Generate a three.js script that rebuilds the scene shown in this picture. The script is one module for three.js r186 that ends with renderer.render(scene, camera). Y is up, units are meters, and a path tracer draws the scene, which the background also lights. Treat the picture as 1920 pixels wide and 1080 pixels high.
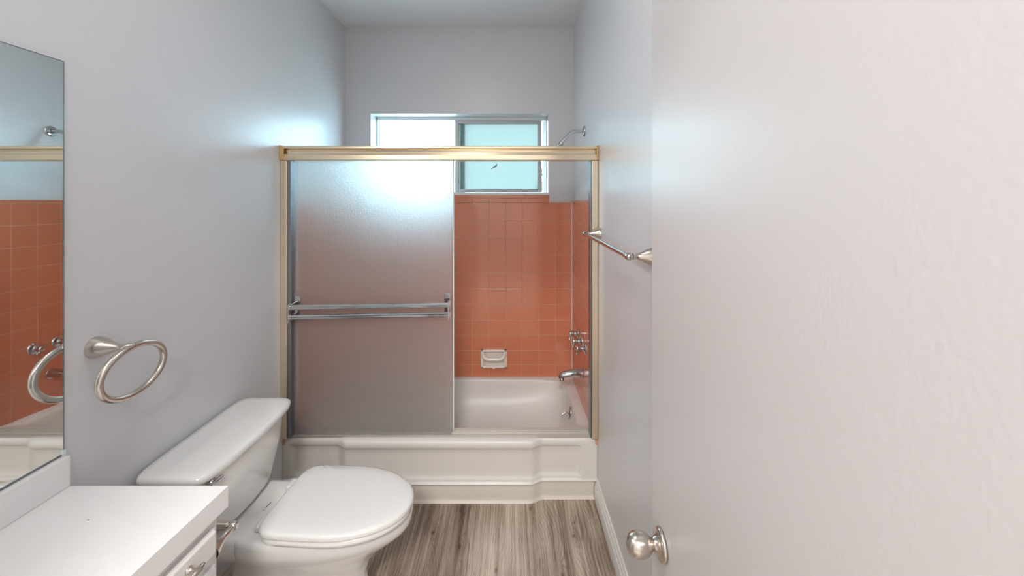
import * as THREE from 'three';
import { RoundedBoxGeometry } from 'three/addons/geometries/RoundedBoxGeometry.js';
import { mergeGeometries, mergeVertices, toCreasedNormals } from 'three/addons/utils/BufferGeometryUtils.js';
import { RectAreaLightUniformsLib } from 'three/addons/lights/RectAreaLightUniformsLib.js';

// ---------------------------------------------------------------- camera, sky, lights, exposure
// World: floor at y = 0, the camera at x = 0, z = 0; the room runs along -z. "depth" below is -z.
const EYE = 1.405;
const scene = new THREE.Scene();
const camera = new THREE.PerspectiveCamera(2 * Math.atan(540 / 722) * 180 / Math.PI, 16 / 9, 0.02, 60);
camera.position.set(0, EYE, 0);
camera.setViewOffset(1920, 1080, 3, 160, 1920, 1080);      // shift lens: level camera that looks down by shifting
const renderer = new THREE.WebGLRenderer({ antialias: true });
renderer.toneMapping = THREE.LinearToneMapping;
renderer.toneMappingExposure = 1.08;
renderer.shadowMap.enabled = true;
RectAreaLightUniformsLib.init();

scene.background = new THREE.Color().setRGB(0.55, 0.83, 1.0);   // bright overcast sky
scene.backgroundIntensity = 12.5;
const VANITY_LIGHT = 50, HALL_LIGHT = 96, CEILING_LIGHT = 11;                        // lamp radiance, set where the lamps are built
const VANITY_COLOR = new THREE.Color().setRGB(1.0, 0.94, 0.90), HALL_COLOR = new THREE.Color().setRGB(1.0, 0.965, 0.94);

// room
const XL = -1.085, XR = 0.415, ZB = 2.537, CEIL = 2.557, ZF = 0.06;

// ---------------------------------------------------------------- helpers
function rng(seed) { let s = seed >>> 0; return () => { s = (s + 0x6D2B79F5) >>> 0; let t = s; t = Math.imul(t ^ (t >>> 15), t | 1); t ^= t + Math.imul(t ^ (t >>> 7), t | 61); return ((t ^ (t >>> 14)) >>> 0) / 4294967296; }; }
const used = new Map(), origin = new Map();
function numbered(n) { const k = used.get(n) ?? 0; used.set(n, k + 1); return k ? `${n}_${String(k).padStart(3, '0')}` : n; }
const V = (x, y, depth) => new THREE.Vector3(x, y, -depth);
function thing(name, label, category, x, y, depth, group) {
  const o = new THREE.Group(); o.name = numbered(name); o.position.set(x, y, -depth);
  o.userData = { label, category }; if (group) o.userData.group = group;
  origin.set(o, o.position.clone()); scene.add(o); return o;
}
function structure(name, label, x = 0, y = 0, depth = 0, category) {
  const o = new THREE.Group(); o.name = numbered(name); o.position.set(x, y, -depth);
  o.userData = { label, kind: 'structure' }; if (category) o.userData.category = category;
  origin.set(o, o.position.clone()); scene.add(o); return o;
}
// geometry is given in world coordinates and moved into its parent's frame
function part(name, geometry, m, parent, label) {
  const p = origin.get(parent) ?? new THREE.Vector3();
  const g = geometry.clone().translate(-p.x, -p.y, -p.z);
  const o = new THREE.Mesh(g, m); o.name = numbered(name); o.castShadow = o.receiveShadow = true;
  if (label) o.userData.label = label;
  origin.set(o, p); parent.add(o); return o;
}
function flat(g) { return g.index ? g.toNonIndexed() : g; }
function merge(list) { return mergeGeometries(list.map((g) => { const f = flat(g.clone()); for (const k of Object.keys(f.attributes)) if (!['position', 'normal', 'uv'].includes(k)) f.deleteAttribute(k); return f; })); }
// box from bounds, depth bounds positive
function box(x0, x1, y0, y1, d0, d1, r = 0) {
  const w = x1 - x0, h = y1 - y0, d = d1 - d0;
  const g = r > 0 ? new RoundedBoxGeometry(w, h, d, 2, Math.min(r, w / 2.02, h / 2.02, d / 2.02)) : new THREE.BoxGeometry(w, h, d);
  return metres(g.translate((x0 + x1) / 2, (y0 + y1) / 2, -(d0 + d1) / 2));
}
// uv in metres, planar by the dominant axis of the normal
function metres(g) {
  g = flat(g); const p = g.attributes.position, n = g.attributes.normal, uv = new Float32Array(p.count * 2);
  for (let i = 0; i < p.count; i += 3) {
    let a = 0, b = 0, c = 0; for (let k = 0; k < 3; k++) { a += n.getX(i + k); b += n.getY(i + k); c += n.getZ(i + k); }
    a = Math.abs(a); b = Math.abs(b); c = Math.abs(c);
    for (let k = 0; k < 3; k++) {
      const x = p.getX(i + k), y = p.getY(i + k), z = p.getZ(i + k);
      const [u, v] = a >= b && a >= c ? [z, y] : b >= c ? [x, z] : [x, y];
      uv[(i + k) * 2] = u; uv[(i + k) * 2 + 1] = v;
    }
  }
  g.setAttribute('uv', new THREE.BufferAttribute(uv, 2)); return g;
}
function lathe(profile, from, dir, seg = 40) {   // profile [[r, along]...]; axis dir
  const g = new THREE.LatheGeometry(profile.map(([r, t]) => new THREE.Vector2(Math.max(r, 1e-5), t)), seg);
  const q = new THREE.Quaternion().setFromUnitVectors(new THREE.Vector3(0, 1, 0), dir.clone().normalize());
  return flat(g).applyQuaternion(q).translate(from.x, from.y, from.z);
}
// smooth a coarse lathe profile
function smoothProfile(pts, n = 40) { const c = new THREE.CatmullRomCurve3(pts.map(([r, t]) => new THREE.Vector3(r, t, 0)), false, 'centripetal'); return c.getPoints(n).map((p) => [p.x, p.y]); }
function tube(points, r, seg = 48, radial = 16, closed = false) {
  const c = points.length === 2 ? new THREE.LineCurve3(points[0], points[1]) : new THREE.CatmullRomCurve3(points, closed, 'centripetal');
  return flat(new THREE.TubeGeometry(c, seg, r, radial, closed));
}
function rod(a, b, r, seg = 24) {   // capped round bar
  const len = a.distanceTo(b), e = Math.min(r * 0.25, 0.001);
  return lathe([[0, 0], [r - e, 0], [r, e], [r, len - e], [r - e, len], [0, len]], a, b.clone().sub(a), seg);
}
// loft through rings of equal point count, closed round, optional caps
function loft(rings, capStart = true, capEnd = true, crease = 0.7) {
  const n = rings[0].length, pos = [], idx = [];
  for (const r of rings) for (const p of r) pos.push(p.x, p.y, p.z);
  for (let i = 0; i < rings.length - 1; i++) for (let j = 0; j < n; j++) {
    const a = i * n + j, b = i * n + (j + 1) % n, c = a + n, d = b + n;
    idx.push(a, b, d, a, d, c);
  }
  const cap = (at, flip) => {
    const c = new THREE.Vector3(); for (const p of rings[at]) c.add(p); c.multiplyScalar(1 / n);
    const k = pos.length / 3; pos.push(c.x, c.y, c.z);
    for (let j = 0; j < n; j++) { const a = at * n + j, b = at * n + (j + 1) % n; flip ? idx.push(k, b, a) : idx.push(k, a, b); }
  };
  if (capStart) cap(0, true);
  if (capEnd) cap(rings.length - 1, false);
  const g = new THREE.BufferGeometry();
  g.setAttribute('position', new THREE.Float32BufferAttribute(pos, 3)); g.setIndex(idx);
  const c = toCreasedNormals(g, crease);
  return metres(c);
}
function sheet(nu, nv, f, crease = 0.9) {   // open surface f(u, v) -> Vector3
  const pos = [], idx = [];
  for (let j = 0; j <= nv; j++) for (let i = 0; i <= nu; i++) { const p = f(i / nu, j / nv); pos.push(p.x, p.y, p.z); }
  for (let j = 0; j < nv; j++) for (let i = 0; i < nu; i++) { const a = j * (nu + 1) + i, b = a + 1, c = a + nu + 1, d = c + 1; idx.push(a, b, d, a, d, c); }
  const g = new THREE.BufferGeometry(); g.setAttribute('position', new THREE.Float32BufferAttribute(pos, 3)); g.setIndex(idx);
  return metres(toCreasedNormals(g, crease));
}
const sstep = (a, b, x) => { const t = Math.min(1, Math.max(0, (x - a) / (b - a))); return t * t * (3 - 2 * t); };
const mix = (a, b, t) => a + (b - a) * t;

// ---------------------------------------------------------------- textures
function noise2(seed, period) {   // tileable value noise on a period x period lattice
  const r = rng(seed), t = new Float32Array(period * period); for (let i = 0; i < t.length; i++) t[i] = r();
  return (x, y) => {
    const xi = Math.floor(x), yi = Math.floor(y); let fx = x - xi, fy = y - yi; fx = fx * fx * (3 - 2 * fx); fy = fy * fy * (3 - 2 * fy);
    const w = (v) => ((v % period) + period) % period, a = w(xi), b = w(xi + 1), c = w(yi) * period, d = w(yi + 1) * period;
    return mix(mix(t[c + a], t[c + b], fx), mix(t[d + a], t[d + b], fx), fy);
  };
}
function texture(w, h, f, srgb = false, repeat = [1, 1]) {
  const data = new Uint8Array(w * h * 4);
  for (let y = 0; y < h; y++) for (let x = 0; x < w; x++) {
    const c = f(x / w, y / h), o = (y * w + x) * 4;
    for (let k = 0; k < 3; k++) data[o + k] = Math.max(0, Math.min(255, Math.round((Array.isArray(c) ? c[k] : c) * 255)));
    data[o + 3] = 255;
  }
  const t = new THREE.DataTexture(data, w, h); t.wrapS = t.wrapT = THREE.RepeatWrapping; t.magFilter = THREE.LinearFilter; t.minFilter = THREE.LinearMipmapLinearFilter; t.generateMipmaps = true;
  if (srgb) t.colorSpace = THREE.SRGBColorSpace; t.repeat.set(...repeat); t.needsUpdate = true; return t;
}
// orange peel of rolled paint: 0.32 m tile
const peelA = noise2(11, 64), peelB = noise2(12, 128), peelC = noise2(13, 16);
const peel = texture(512, 512, (u, v) => 0.5 * peelA(u * 64, v * 64) + 0.3 * peelB(u * 128, v * 128) + 0.2 * peelC(u * 16, v * 16), false, [1 / 0.32, 1 / 0.32]);
// brushed paint on the door
const brA = noise2(21, 128), brB = noise2(22, 64), brC = noise2(23, 32);
const doorRelief = texture(512, 512, (u, v) => { const b = brC(u * 32, v * 32); return 0.45 * brA(u * 128, v * 64) + 0.35 * brB(u * 64, v * 64) + 0.2 * b; }, false, [1 / 0.36, 1 / 0.36]);
// obscure glass relief
const gA = noise2(31, 128), gB = noise2(32, 64);
const pebble = texture(512, 512, (u, v) => 0.6 * gA(u * 128, v * 96) + 0.4 * gB(u * 64, v * 64), false, [1 / 0.3, 1 / 0.3]);
// limescale on shower glass: roughness / colour veil
const hA = noise2(41, 8), hB = noise2(42, 32);
const brushed = (() => { const a = noise2(51, 256), b = noise2(52, 4); return texture(256, 256, (u, v) => 0.75 + 0.25 * (0.7 * a(u * 4, v * 256) + 0.3 * b(u * 4, v * 4)), false, [6, 6]); })();

// wood print of the vinyl planks (u across 0.28 m, v along 1.22 m)
function plankTexture(seed, light, dark, tint, knots) {
  const W = 512, Ht = 2048, warp = noise2(seed, 8), warp2 = noise2(seed + 1, 32), fine = noise2(seed + 2, 256), mid = noise2(seed + 3, 64), blot = noise2(seed + 4, 16), rough = noise2(seed + 5, 256);
  return texture(W, Ht, (u, v) => {
    let r = u * 6 + 3.2 * warp(u * 1.5, v * 3) + 0.5 * warp2(u * 5, v * 9), k = 0;
    for (const [kx, ky, s] of knots) {
      const dx = (u - kx) * 0.28, dy = (v - ky) * 1.22, d = Math.hypot(dx, dy * 0.30);
      r += 1.5 * Math.exp(-d / (0.030 * s)) + 0.8 * Math.exp(-d / (0.012 * s));
      k += 0.62 * Math.exp(-Math.pow(Math.hypot(dx, dy * 0.55) / (0.0065 * s), 2)) + 0.22 * Math.exp(-Math.pow(Math.hypot(dx, dy * 0.22) / (0.016 * s), 2));
    }
    const ring = r * 4 - Math.floor(r * 4), line = Math.pow(1 - Math.abs(2 * ring - 1), 3);
    const streak = fine(u * 140, v * 9) * 0.55 + fine(u * 256, v * 30 + 40) * 0.45, band = mid(u * 26, v * 3.5);
    const pore = fine(u * 200 + 9, v * 40) > 0.80 ? 0.22 : 0;
    const b = blot(u * 3.5, v * 5) * 0.65 + blot(u * 8 + 3, v * 9) * 0.35;
    let d = 0.34 + 0.62 * (streak - 0.5) + 0.50 * (band - 0.5) + 0.26 * line * (0.3 + b) + 0.62 * (b - 0.5) + k + pore * b;
    if (rough(u * 256, v * 60) > 0.94) d -= 0.22;
    d = Math.max(0, Math.min(1, d));
    return [0, 1, 2].map((c) => mix(light[c], dark[c], d) * tint[c]);
  }, true);
}
const woodDark = plankTexture(61, [0.71, 0.645, 0.585], [0.30, 0.235, 0.19], [1, 1, 1], [[0.86, 0.325, 0.8], [0.80, 0.17, 1.0], [0.42, 0.27, 0.9]]);
const woodLight = plankTexture(71, [0.84, 0.785, 0.72], [0.46, 0.39, 0.33], [1, 1, 1], [[0.40, 0.45, 0.7], [0.93, 0.205, 0.9], [0.75, 0.55, 0.6]]);
const woodLight2 = plankTexture(81, [0.83, 0.77, 0.705], [0.44, 0.375, 0.315], [1, 1, 1], [[0.55, 0.26, 0.8], [0.30, 0.40, 0.7], [0.3, 0.7, 0.9]]);

// ---------------------------------------------------------------- materials
const std = (o) => new THREE.MeshPhysicalMaterial(o);
const rgb = (r, g, b) => new THREE.Color().setRGB(r, g, b);
const M = {
  paint: std({ color: rgb(0.68, 0.68, 0.70), roughness: 0.34, clearcoat: 0.6, clearcoatRoughness: 0.33, bumpMap: peel, bumpScale: 0.00045 }),
  ceiling: std({ color: rgb(0.80, 0.80, 0.81), roughness: 0.5, bumpMap: peel, bumpScale: 0.0003 }),
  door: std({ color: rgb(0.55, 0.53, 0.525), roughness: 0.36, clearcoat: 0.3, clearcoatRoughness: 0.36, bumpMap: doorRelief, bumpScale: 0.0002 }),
  trim: std({ color: rgb(0.76, 0.74, 0.70), roughness: 0.3 }),
  tileGrout: std({ color: rgb(0.66, 0.38, 0.24), roughness: 0.85 }),
  caulk: std({ color: rgb(0.78, 0.72, 0.62), roughness: 0.5 }),
  porcelain: std({ color: rgb(0.80, 0.795, 0.78), roughness: 0.1, clearcoat: 0.5, clearcoatRoughness: 0.05 }),
  enamel: std({ color: rgb(0.755, 0.72, 0.68), roughness: 0.38, clearcoat: 0.15, clearcoatRoughness: 0.25 }),
  plastic: std({ color: rgb(0.80, 0.79, 0.775), roughness: 0.2 }),
  vinylBase: std({ color: rgb(0.66, 0.60, 0.52), roughness: 0.4 }),
  laminate: std({ color: rgb(0.86, 0.85, 0.85), roughness: 0.32 }),
  cabinet: std({ color: rgb(0.78, 0.76, 0.745), roughness: 0.32, bumpMap: peel, bumpScale: 0.0002 }),
  gap: std({ color: rgb(0.10, 0.085, 0.07), roughness: 0.9 }),
  nickel: std({ color: rgb(0.62, 0.57, 0.51), metalness: 1, roughness: 0.27, roughnessMap: brushed }),
  chrome: std({ color: rgb(0.60, 0.61, 0.62), metalness: 1, roughness: 0.09 }),
  gold: std({ color: rgb(0.88, 0.75, 0.55), metalness: 1, roughness: 0.24 }),
  silver: std({ color: rgb(0.66, 0.67, 0.69), metalness: 1, roughness: 0.3 }),
  track: std({ color: rgb(0.60, 0.57, 0.52), metalness: 0.55, roughness: 0.42 }),
  darkMetal: std({ color: rgb(0.30, 0.32, 0.35), metalness: 1, roughness: 0.35 }),
  aluminium: std({ color: rgb(0.42, 0.42, 0.44), metalness: 0.7, roughness: 0.45 }),
  whiteFrame: std({ color: rgb(0.80, 0.82, 0.83), roughness: 0.35 }),
  mirror: std({ color: rgb(0.86, 0.89, 0.88), metalness: 1, roughness: 0.015 }),
  mirrorEdge: std({ color: rgb(0.22, 0.27, 0.28), metalness: 0.4, roughness: 0.2 }),
  showerGlass: std({ color: rgb(0.97, 0.98, 0.98), roughness: 0.40, transmission: 0.96, thickness: 0.005, ior: 1.45, bumpMap: pebble, bumpScale: 0.0006 }),
  showerGlassRear: std({ color: rgb(0.97, 0.98, 0.98), roughness: 0.75, transmission: 0.96, thickness: 0.005, ior: 1.45, bumpMap: pebble, bumpScale: 0.0006 }),
  glassEdge: std({ color: rgb(0.75, 0.85, 0.86), roughness: 0.3 }),
  windowClear: std({ color: rgb(0.96, 1.0, 1.0), roughness: 0.45, transmission: 1, thickness: 0 }),
  windowCyan: std({ color: rgb(0.31, 0.325, 0.305), roughness: 0.70, transmission: 1, thickness: 0 }),
  ink: std({ color: rgb(0.06, 0.07, 0.10), roughness: 0.6 }),
  inkBlue: std({ color: rgb(0.16, 0.24, 0.40), roughness: 0.6 }),
  smudge: std({ color: rgb(0.30, 0.40, 0.42), roughness: 0.8 }),
  oldCaulk: std({ color: rgb(0.66, 0.44, 0.20), roughness: 0.6 }),
  leaf: std({ color: rgb(0.16, 0.26, 0.07), roughness: 0.6 }),
  bark: std({ color: rgb(0.18, 0.12, 0.08), roughness: 0.9 }),
  soil: std({ color: rgb(0.42, 0.38, 0.32), roughness: 0.95 }),
  soap: std({ color: rgb(0.84, 0.78, 0.70), roughness: 0.18, clearcoat: 0.4 }),
};
const tileRand = rng(5);
const tileMats = [0, 1, 2, 3].map(() => { const k = 0.97 + tileRand() * 0.06, h = (tileRand() - 0.5) * 0.012; return std({ color: rgb((0.68 + h) * k, 0.232 * k, (0.128 - h) * k), roughness: 0.13, clearcoat: 0.3, clearcoatRoughness: 0.06 }); });

// ---------------------------------------------------------------- room shell
const T = 0.14;
// floor with planks
{
  const floor = structure('floor', 'grey brown wood look vinyl plank floor', (XL + XR) / 2, 0, 1);
  part('subfloor', box(XL - T, XR + T, -0.12, -0.0025, -2.3, ZB + 0.17), M.gap, floor);
  const seams = [-1.008, -0.728, -0.448, -0.168, 0.112, 0.392];
  const cols = [[XL, -1.008], [-1.008, -0.728], [-0.728, -0.448], [-0.448, -0.168], [-0.168, 0.112], [0.112, 0.392], [0.392, XR]];
  const kind = [woodLight, woodDark, woodLight2, woodDark, woodLight, woodLight2, woodDark];
  const starts = [0.9, 0.3, 0.75, 0.75, 0.80, 0.72, 0.2];
  cols.forEach(([x0, x1], i) => {
    for (let k = -2; k < 3; k++) {
      let a = starts[i] + k * 1.22, b = a + 1.22; a = Math.max(a, ZF - 0.118); b = Math.min(b, 2.0);
      if (b - a < 0.02) continue;
      const map = (k === 0 ? kind[i] : kind[(i + 3 + k) % 7]).clone(); map.needsUpdate = true;
      map.repeat.set(1 / 0.28, 1 / 1.22);
      map.offset.set(-x0 / 0.28, (starts[i] + k * 1.22) / 1.22);
      const g = 0.0004, m = std({ map, roughness: 0.42, bumpMap: map, bumpScale: 0.0004 });
      part('plank', box(x0 + g, x1 - g, -0.0025, 0, a + g, b - g), m, floor);
    }
  });
}
// plain walls
const ceiling = structure('ceiling', 'smooth white ceiling', 0, CEIL, 1);
part('ceiling_slab', box(XL - T, XR + T, CEIL, CEIL + 0.1, ZF - 0.12, ZB + 0.17), M.ceiling, ceiling);
const wallLeft = structure('wall_left', 'glossy white painted wall behind the toilet', XL, 0, 1.2);
part('painted_wall', box(XL - T, XL, 0, CEIL, ZF - 0.12, ZB + 0.17), M.paint, wallLeft);
const wallRight = structure('wall_right', 'glossy white painted wall with the towel bar', XR, 0, 1.2);
part('painted_wall', box(XR, XR + T, 0, CEIL, ZF - 0.12, ZB + 0.17), M.paint, wallRight);
// back wall with the window opening
const WX0 = -0.920, WX1 = 0.2494, WY0 = EYE + 0.050, WY1 = EYE + 0.587, ZBO = ZB + 0.17;
const wallBack = structure('wall_back', 'white painted end wall with the window over pink tiles', 0, 0, ZB);
part('painted_wall', merge([
  box(XL, WX0, 0, CEIL, ZB, ZBO), box(WX1, XR, 0, CEIL, ZB, ZBO),
  box(WX0, WX1, 0, WY0, ZB, ZBO), box(WX0, WX1, WY1, CEIL, ZB, ZBO)]), M.paint, wallBack);
// front wall with the doorway the camera stands in
const wallFront = structure('wall_front', 'white painted wall with the doorway', 0, 0, ZF);
const DX0 = -0.56, DX1 = 0.316, DH = 2.05;
part('painted_wall', merge([box(XL, DX0, 0, CEIL, ZF - 0.12, ZF), box(DX1 + 0.035, XR, 0, CEIL, ZF - 0.12, ZF), box(DX0, DX1 + 0.035, DH, CEIL, ZF - 0.12, ZF)]), M.paint, wallFront);
// hall behind the doorway
const hall = structure('wall_hall', 'plain white hall walls behind the doorway', 0, 0, -1.2);
part('painted_wall', merge([
  box(-1.6, -1.48, 0, CEIL, -2.3, ZF - 0.12), box(1.2, 1.32, 0, CEIL, -2.3, ZF - 0.12), box(-1.6, 1.32, 0, CEIL, -2.42, -2.3),
  box(-1.6, XL - T, 0, CEIL, ZF - 0.12, ZF), box(XR + T, 1.32, 0, CEIL, ZF - 0.12, ZF)]), M.paint, hall);
const hallFloor = structure('floor_hall', 'hall floor behind the doorway', 0, 0, -1.2);
part('floor_slab', box(-1.6, 1.32, -0.12, -0.0005, -2.42, ZF - 0.12), M.vinylBase, hallFloor);
const hallCeil = structure('ceiling_hall', 'hall ceiling behind the doorway', 0, CEIL, -1.2);
part('ceiling_slab', box(-1.6, 1.32, CEIL, CEIL + 0.1, -2.42, ZF - 0.12), M.ceiling, hallCeil);

// ---------------------------------------------------------------- pink tiles
const s2 = (ZB - 0.011), pxb = 722 / s2;
const rowY = [380.4, 414.1, 446.7, 478.9, 510.6, 541.2, 570.6, 600.2, 628.5, 656.7, 683.5].map((y) => EYE - (y - 380) / pxb);
rowY.push(0.262);
const colX = []; for (let i = -14; i <= 6; i++) colX.push((853.9 - 957 + 31.33 * i) / pxb);
const tileCache = new Map();
function tileGeo(w, h, d = 0.008) {   // chamfered tile, w x h, front at +z
  const key = [w, h, d].map((v) => v.toFixed(4)).join();
  if (!tileCache.has(key)) {
    const c = 0.0013, e = 0.0009, rings = [];
    const rect = (i, z) => [[-w / 2 + i, -h / 2 + i], [w / 2 - i, -h / 2 + i], [w / 2 - i, h / 2 - i], [-w / 2 + i, h / 2 - i]].map(([x, y]) => new THREE.Vector3(x, y, z));
    rings.push(rect(0, -d), rect(0, -e), rect(c * 0.35, -e * 0.3), rect(c, 0));
    tileCache.set(key, loft(rings, false, true, 0.3));
  }
  return tileCache.get(key);
}
const tr = rng(77), GAP = 0.0012;
function tile(wall, name, w, h, place, d) {   // shared geometry, placed by rotation and position
  const o = new THREE.Mesh(tileGeo(w - 2 * GAP, h - 2 * GAP, d), tileMats[Math.floor(tr() * 4)]);
  o.name = numbered(name); o.castShadow = o.receiveShadow = true;
  place(o); o.position.sub(origin.get(wall)); wall.add(o); return o;
}
{
  // back wall
  part('grout_bed', box(XL, XR, 0.25, rowY[0] + 0.006, ZB - 0.0103, ZB), M.tileGrout, wallBack);
  const edges = colX.filter((x) => x > XL + 0.02 && x < XR - 0.012); const xs = [XL + 0.011, ...edges, XR - 0.011];
  for (let j = 0; j < rowY.length - 1; j++) for (let i = 0; i < xs.length - 1; i++) {
    const w = xs[i + 1] - xs[i], h = rowY[j] - rowY[j + 1];
    // the soap dish takes the place of the tiles behind it
    tile(wallBack, 'tile', w, h, (o) => o.position.set((xs[i] + xs[i + 1]) / 2, (rowY[j] + rowY[j + 1]) / 2, -(ZB - 0.011)));
  }
  // two narrow courses under the window: cut tiles and the sill bullnose
  part('grout_bed', box(XL, WX1 + 0.004, rowY[0], EYE + 0.050, ZB - 0.0103, ZB), M.tileGrout, wallBack);
  const off = colX.map((x) => x + 0.0).filter((x) => x < WX1 - 0.02 && x > XL + 0.02), xa = [XL + 0.011, ...off, WX1 + 0.004];
  const ym = EYE + 0.0300, yt = EYE + 0.0500;
  for (let i = 0; i < xa.length - 1; i++) {
    tile(wallBack, 'tile', xa[i + 1] - xa[i], ym - rowY[0] - 0.001, (o) => o.position.set((xa[i] + xa[i + 1]) / 2, (ym + rowY[0]) / 2, -(ZB - 0.0115)));
  }
  const xb = [XL + 0.011]; for (let x = WX1 + 0.004 - 0.155; x > XL + 0.04; x -= 0.155) xb.splice(1, 0, x); xb.push(WX1 + 0.004);
  for (let i = 0; i < xb.length - 1; i++) tile(wallBack, 'sill_tile', xb[i + 1] - xb[i], yt - ym, (o) => o.position.set((xb[i] + xb[i + 1]) / 2, (ym + yt) / 2, -(ZB - 0.014)), 0.012);
  // side walls: tiles from the back corner to the shower door
  const zs = [ZB - 0.011]; while (zs[zs.length - 1] > 1.86) zs.push(Math.max(1.835, zs[zs.length - 1] - 0.1097));
  if (zs[zs.length - 2] - zs[zs.length - 1] < 0.02) zs.splice(zs.length - 2, 1);
  for (const [wall, x, s] of [[wallRight, XR, -1], [wallLeft, XL, 1]]) {
    part('grout_bed', box(Math.min(x, x + s * 0.0103), Math.max(x, x + s * 0.0103), 0.25, rowY[0] + 0.012, 1.835, ZB - 0.009), M.tileGrout, wall);
    for (let j = 0; j < rowY.length - 1; j++) for (let i = 0; i < zs.length - 1; i++) {
      const w = zs[i] - zs[i + 1], h = rowY[j] - rowY[j + 1];
      tile(wall, 'tile', w, h, (o) => { o.rotation.y = s * Math.PI / 2; o.position.set(x + s * (0.011 + (tr() - 0.5) * 0.0004), (rowY[j] + rowY[j + 1]) / 2, -(zs[i] + zs[i + 1]) / 2); });
    }
    for (let i = 0; i < zs.length - 1; i++) tile(wall, 'cap_tile', zs[i] - zs[i + 1], 0.016, (o) => { o.rotation.y = s * Math.PI / 2; o.position.set(x + s * 0.012, rowY[0] + 0.008, -(zs[i] + zs[i + 1]) / 2); });
  }
  // caulk beads in the corners
  const tr1 = structure('trim_1', 'pale caulk bead in the tiled corners', XR, 0.8, ZB);
  for (const x of [XR - 0.0125, XL + 0.0125]) part('caulk_bead', rod(V(x, 0.262, ZB - 0.0125), V(x, rowY[0], ZB - 0.0125), 0.0035, 10), M.caulk, tr1);
}

// ---------------------------------------------------------------- window
{
  const w = structure('window_1', 'aluminium sliding window of obscure glass set in a white reveal', (WX0 + WX1) / 2, WY0, 2.65);
  const z0 = 2.645, z1 = 2.700, yb = WY0 + 0.004, yt = EYE + 0.5655;
  // white outer frame lining the opening
  part('window_frame', merge([
    box(WX0, WX0 + 0.011, WY0, WY1, z0, z1, 0.002), box(WX1 - 0.024, WX1, WY0, WY1, z0 + 0.035, z1, 0.002),
    box(WX0, WX1, yt, WY1, z0, z1, 0.002), box(WX0, WX1, WY0, yb + 0.012, z0, z1, 0.002), box(WX1 - 0.006, WX1, WY0, WY1, z0, z1, 0.002)]), M.whiteFrame, w);
  part('window_sill', box(WX0, WX1 + 0.004, EYE + 0.0500, EYE + 0.066, ZB - 0.010, z0, 0.003), M.whiteFrame, w);
  const frame = (x0, x1, y0, y1, d0, d1, s, r) => merge([box(x0, x0 + s, y0, y1, d0, d1, 0.0015), box(x1 - s, x1, y0, y1, d0, d1, 0.0015), box(x0 + s, x1 - s, y1 - r, y1, d0, d1, 0.0015), box(x0 + s, x1 - s, y0, y0 + r, d0, d1, 0.0015)]);
  // fixed light on the left, behind
  const fx0 = WX0 + 0.011, fx1 = -0.316, fy0 = EYE + 0.070, fy1 = yt;
  const fixed = part('fixed_frame', merge([box(fx0, fx0 + 0.004, fy0, fy1, 2.672, 2.69), box(fx1 - 0.032, fx1, fy0, fy1, 2.672, 2.69, 0.002), box(fx0, fx1, fy0, fy0 + 0.004, 2.672, 2.69)]), M.aluminium, w);
  part('pane', box(fx0 + 0.003, fx1 - 0.03, fy0, fy1, 2.680, 2.684), M.windowClear, fixed, 'overexposed bright obscure glass pane');
  // sliding sash on the right, in front, left a little open
  const sx0 = -0.3817, sx1 = 0.2165, sy0 = EYE + 0.070, sy1 = EYE + 0.565;
  const sash = part('sliding_sash', frame(sx0, sx1, sy0, sy1, 2.646, 2.668, 0.0255, 0.023), M.aluminium, w);
  part('pane', box(sx0 + 0.02, sx1 - 0.02, sy0 + 0.018, sy1 - 0.018, 2.656, 2.660), M.windowCyan, sash, 'pale cyan obscure glass pane');
  part('smudge', merge([[-0.058, 0.240, 0.034, 0.5], [-0.042, 0.252, 0.030, 0.9], [-0.050, 0.249, 0.022, 0.1], [-0.036, 0.258, 0.018, 1.3]].map(([x, dy, l, a]) => flat(new THREE.BoxGeometry(l, 0.0055, 0.0006)).rotateZ(a).translate(x - 0.06, EYE + dy, -2.6557))), M.smudge, sash, 'grey sticker residue on the pane');
  part('latch', merge([box(sx1 - 0.022, sx1 - 0.006, EYE + 0.27, EYE + 0.283, 2.636, 2.646, 0.002)]), M.darkMetal, sash);
}
// outdoors
const ground = structure('ground', 'bare ground outside the window', 0.4, -0.3, 6);
part('ground_slab', box(-9, 9, -0.4, -0.3, ZBO + 0.02, 16), M.soil, ground);
{
  const t = thing('shrub', 'green leafy shrub outside, seen through the open gap of the window', 'shrub', 0.46, -0.3, 4.6);
  part('stem', merge([tube([V(0.46, -0.3, 4.6), V(0.45, 0.7, 4.62), V(0.48, 1.6, 4.6)], 0.02, 16, 8), tube([V(0.455, 0.6, 4.6), V(0.6, 1.2, 4.55), V(0.66, 1.7, 4.6)], 0.012, 12, 6)]), M.bark, t);
  const r = rng(91), leaves = [];
  const shape = new THREE.Shape([[0, 0], [0.018, 0.02], [0.02, 0.045], [0, 0.08], [-0.02, 0.045], [-0.018, 0.02]].map(([x, y]) => new THREE.Vector2(x, y)));
  const leaf = new THREE.ExtrudeGeometry(shape, { depth: 0.001, bevelEnabled: false });
  for (let i = 0; i < 900; i++) {
    const a = r() * 6.283, h = r(), rad = 0.28 * Math.sqrt(r()) * Math.sin(Math.PI * Math.min(0.98, 0.25 + 0.72 * h));
    leaves.push(leaf.clone().rotateX(r() * 6).rotateY(r() * 6).rotateZ(r() * 6).translate(0.50 + rad * Math.cos(a), 0.5 + 1.55 * h, -4.6 + rad * Math.sin(a)));
  }
  part('foliage', merge(leaves), M.leaf, t).userData.kind = 'stuff';
}

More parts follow.
